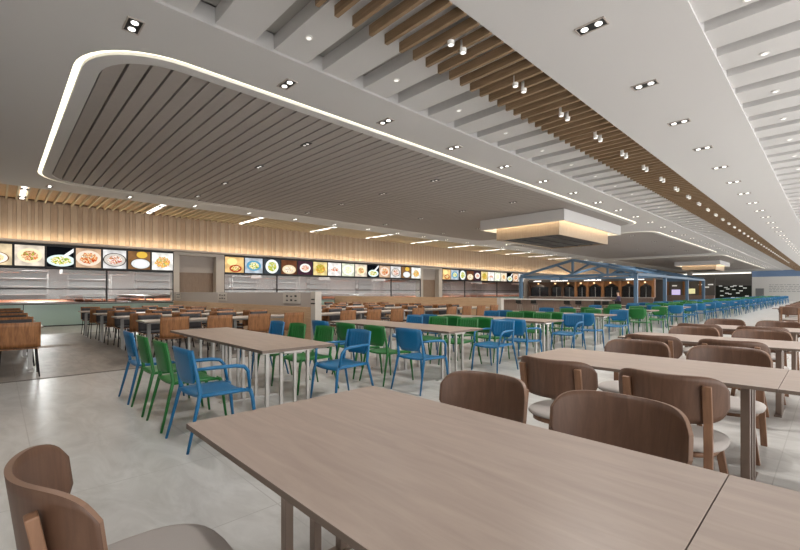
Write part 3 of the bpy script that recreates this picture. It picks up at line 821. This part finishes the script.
for a, b in zip(KXs[:-1], KXs[1:]):
    dw = MB().box(a+.1, b-.1, .05, .1, .88, 1.75).build('dark_window', M['darkglass'], kk)
    # arched wood infill above each window
    n = 8; ww = (b-a)/2-.12; c = (a+b)/2; m_ = MB()
    for q in range(n):
        t0, t1 = -1+2*q/n, -1+2*(q+1)/n
        h0, h1 = 1.7+.35*(1-abs(t0)), 1.7+.35*(1-abs(t1))
        m_.rings([[(c+t0*ww, .0, h0), (c+t1*ww, .0, h1), (c+t1*ww, .0, 2.2), (c+t0*ww, .0, 2.2)], [(c+t0*ww, .08, h0), (c+t1*ww, .08, h1), (c+t1*ww, .08, 2.2), (c+t0*ww, .08, 2.2)]])
    m_.build('arched_panel', M['orangewood'] if a > -16 else M['walnutdark'], kk)
    MB().box(c-.02, c+.02, .02, .05, .88, 1.72).build('mullion', M['steel_dull'], dw)
    MB().cyl(c, -.25, 2.0, 2.12, .07, 10).build('lamp', M['warmbulb'], kk)
MB().box(KXs[0], KXs[-1], -.15, .25, 2.2, 2.42).build('fascia', M['darkwall'], kk)
for x, w in ((-19.3, .35), (-17.2, .75), (-14.3, .65), (-11.3, .3), (-10.6, .3)):
    s = MB(); q = x-w
    while q < x+w: s.box(q, q+.12, -.19, -.15, 2.26, 2.26+random.uniform(.06, .13)); q += .16
    s.build('lit_sign', M['signglow'], kk)
MB().box(KXs[0], KXs[-1], 2.9, 3.0, 0, 2.4).build('back_panel', M['darkwall'], kk)
MB().box(KXs[0], KXs[-1], .25, 3.0, 2.3, 2.4).build('roof', M['darkwall'], kk)
tag(kk, 'row of wood fronted food stalls with dark arched windows behind the bar', 'food stall')
k2 = empty('food_kiosk', (0, 60, 0))
MB().box(-19.5, -9.6, 0, .3, 0, 2.9).build('wall_panel', M['darkwall'], k2)
MB().box(-19.5, -9.6, -.5, 0, .0, .9).build('counter', M['counterfront'], k2)
MB().box(-13.9, -13.0, -.06, 0, .95, 1.6).build('purple_screen', M['purple'], k2)
MB().box(-12.3, -11.5, -.06, 0, 1.1, 1.7).build('yellow_screen', M['yellow'], k2)
for x in (-17.5, -14.3, -12.65, -11.0): MB().box(x-.1, x+.1, -.1, 0, .9, 2.6).build('post', M['orangewood'], k2)
for x, z in ((-13.6, 2.0), (-15.2, 1.2), (-10.9, 2.1), (-10.4, 1.8), (-10.0, 2.1)): MB().box(x-.25, x+.25, -.05, 0, z, z+.14).build('menu_card', M['menuwhite'], k2)
tag(k2, 'dark far food stall with a purple screen and a yellow screen', 'food stall')

# seated person at the bar
def person(loc, rz):
    me = bpy.data.meshes.new('person')
    J = [((0,0,.56),.12), ((0,.0,.72),.115), ((0,.02,.92),.13), ((0,.03,1.02),.10), ((0,.05,1.1),.05), ((0,.07,1.17),.062), ((0,.075,1.26),.085), ((0,.07,1.33),.06),
         ((-.17,.02,.99),.055), ((-.2,.1,.8),.045), ((-.17,.3,.83),.035), ((-.15,.38,.85),.03),
         ((.17,.02,.99),.055), ((.2,.1,.8),.045), ((.17,.3,.83),.035), ((.15,.38,.85),.03),
         ((-.1,.05,.55),.09), ((-.12,.4,.52),.07), ((-.12,.38,.1),.045), ((-.12,.5,.06),.035),
         ((.1,.05,.55),.09), ((.12,.4,.52),.07), ((.12,.38,.1),.045), ((.12,.5,.06),.035)]
    E_ = [(0,1),(1,2),(2,3),(3,4),(4,5),(5,6),(6,7),(3,8),(8,9),(9,10),(10,11),(3,12),(12,13),(13,14),(14,15),(0,16),(16,17),(17,18),(18,19),(0,20),(20,21),(21,22),(22,23)]
    me.from_pydata([j[0] for j in J], E_, []); o = bpy.data.objects.new('person', me); COL.objects.link(o)
    sk = o.modifiers.new('skin', 'SKIN')
    for v, j in zip(me.skin_vertices[0].data, J): v.radius = (j[1], j[1]*.8)
    me.skin_vertices[0].data[0].use_root = True
    sb = o.modifiers.new('sub', 'SUBSURF'); sb.levels = 1; sb.render_levels = 1
    dg = bpy.context.evaluated_depsgraph_get(); m2 = bpy.data.meshes.new_from_object(o.evaluated_get(dg)).copy()
    bpy.data.objects.remove(o); m2.materials.clear(); m2.materials.append(M['skin']); m2.materials.append(M['cloth'])
    for p in m2.polygons:
        c = p.center; p.use_smooth = True
        p.material_index = 0 if (c.z > 1.08 or (c.y > .3 and c.z > .78)) else 1
    o = bpy.data.objects.new('person', m2); COL.objects.link(o); o.location = loc; o.rotation_euler = (0, 0, rz)
    hb = MB(); hb.rings([[(.075*f*cos(2*pi*k/12), .055+.085*f*sin(2*pi*k/12), z) for k in range(12)] for f, z in ((1.05, 1.27), (1.12, 1.32), (.9, 1.37), (.4, 1.395))]); hb.build('hair', M['hair'], o)
    tag(o, 'person in dark purple clothes sitting at the right end of the bar', 'person')
put('stool', (-8.42, 25.3, 0), pi/2*0, 'black bar stool under the seated person at the bar end', 'black bar stools', 'stool')
person((-8.42, 25.3, 0), pi/2)

# ------------------------------------------------------------------ lights
def spot(loc, e, ang=130, col=(1, .96, .92), size=.03, blend=.6):
    l = bpy.data.lights.new('downlight_beam', 'SPOT'); l.energy = e; l.spot_size = math.radians(ang); l.spot_blend = .9; l.color = col; l.shadow_soft_size = size
    o = bpy.data.objects.new('downlight_beam', l); COL.objects.link(o); o.location = loc
for i in range(20):
    y = 1.18+4.08*i
    spot((-5.85, y, H-.05), 125); spot((-1.962, 1.017+3.974*i, HB-.05), 80 if i == 0 else 190)
for i in range(16): spot((-.633, 5.76+1.482*3*i, HB-.02), 110, 120)
for x in (-10.2, -14.75):
    for i in range(10): spot((x, 4.83+4.22*i*1, H-.05), 230)
for i in range(12): spot((-18.65, .632+3.93*i, H+.05), 60, 160, (1, .9, .76))
for i, y in enumerate((1.6, 6.2, 11.8, 17.2, 23.0, 29.0, 36, 44, 53)): 
    l = bpy.data.lights.new('kitchen_lamp', 'AREA'); l.energy = 260; l.shape = 'RECTANGLE'; l.size = .28; l.size_y = .78
    o = bpy.data.objects.new('kitchen_lamp', l); COL.objects.link(o); o.location = (-29.5, y, 3.14)
w = bpy.data.worlds.new('daylight'); SC.world = w; w.use_nodes = True
bg = w.node_tree.nodes['Background']; bg.inputs[0].default_value = (1, .99, .97, 1); bg.inputs[1].default_value = 2.0

# ------------------------------------------------------------------ camera
cam = bpy.data.cameras.new('camera'); co = bpy.data.objects.new('camera', cam); COL.objects.link(co)
co.location = (0, 0, 1.3); co.rotation_euler = (pi/2, 0, atan2(434, 418.2))
cam.sensor_width = 36; cam.lens = 418.2/800*36; cam.shift_y = 17/800; cam.clip_end = 300; cam.clip_start = .02
SC.camera = co
SC.view_settings.view_transform = 'Standard'; SC.view_settings.look = 'None'; SC.view_settings.gamma = 1
SC.view_settings.exposure = .9
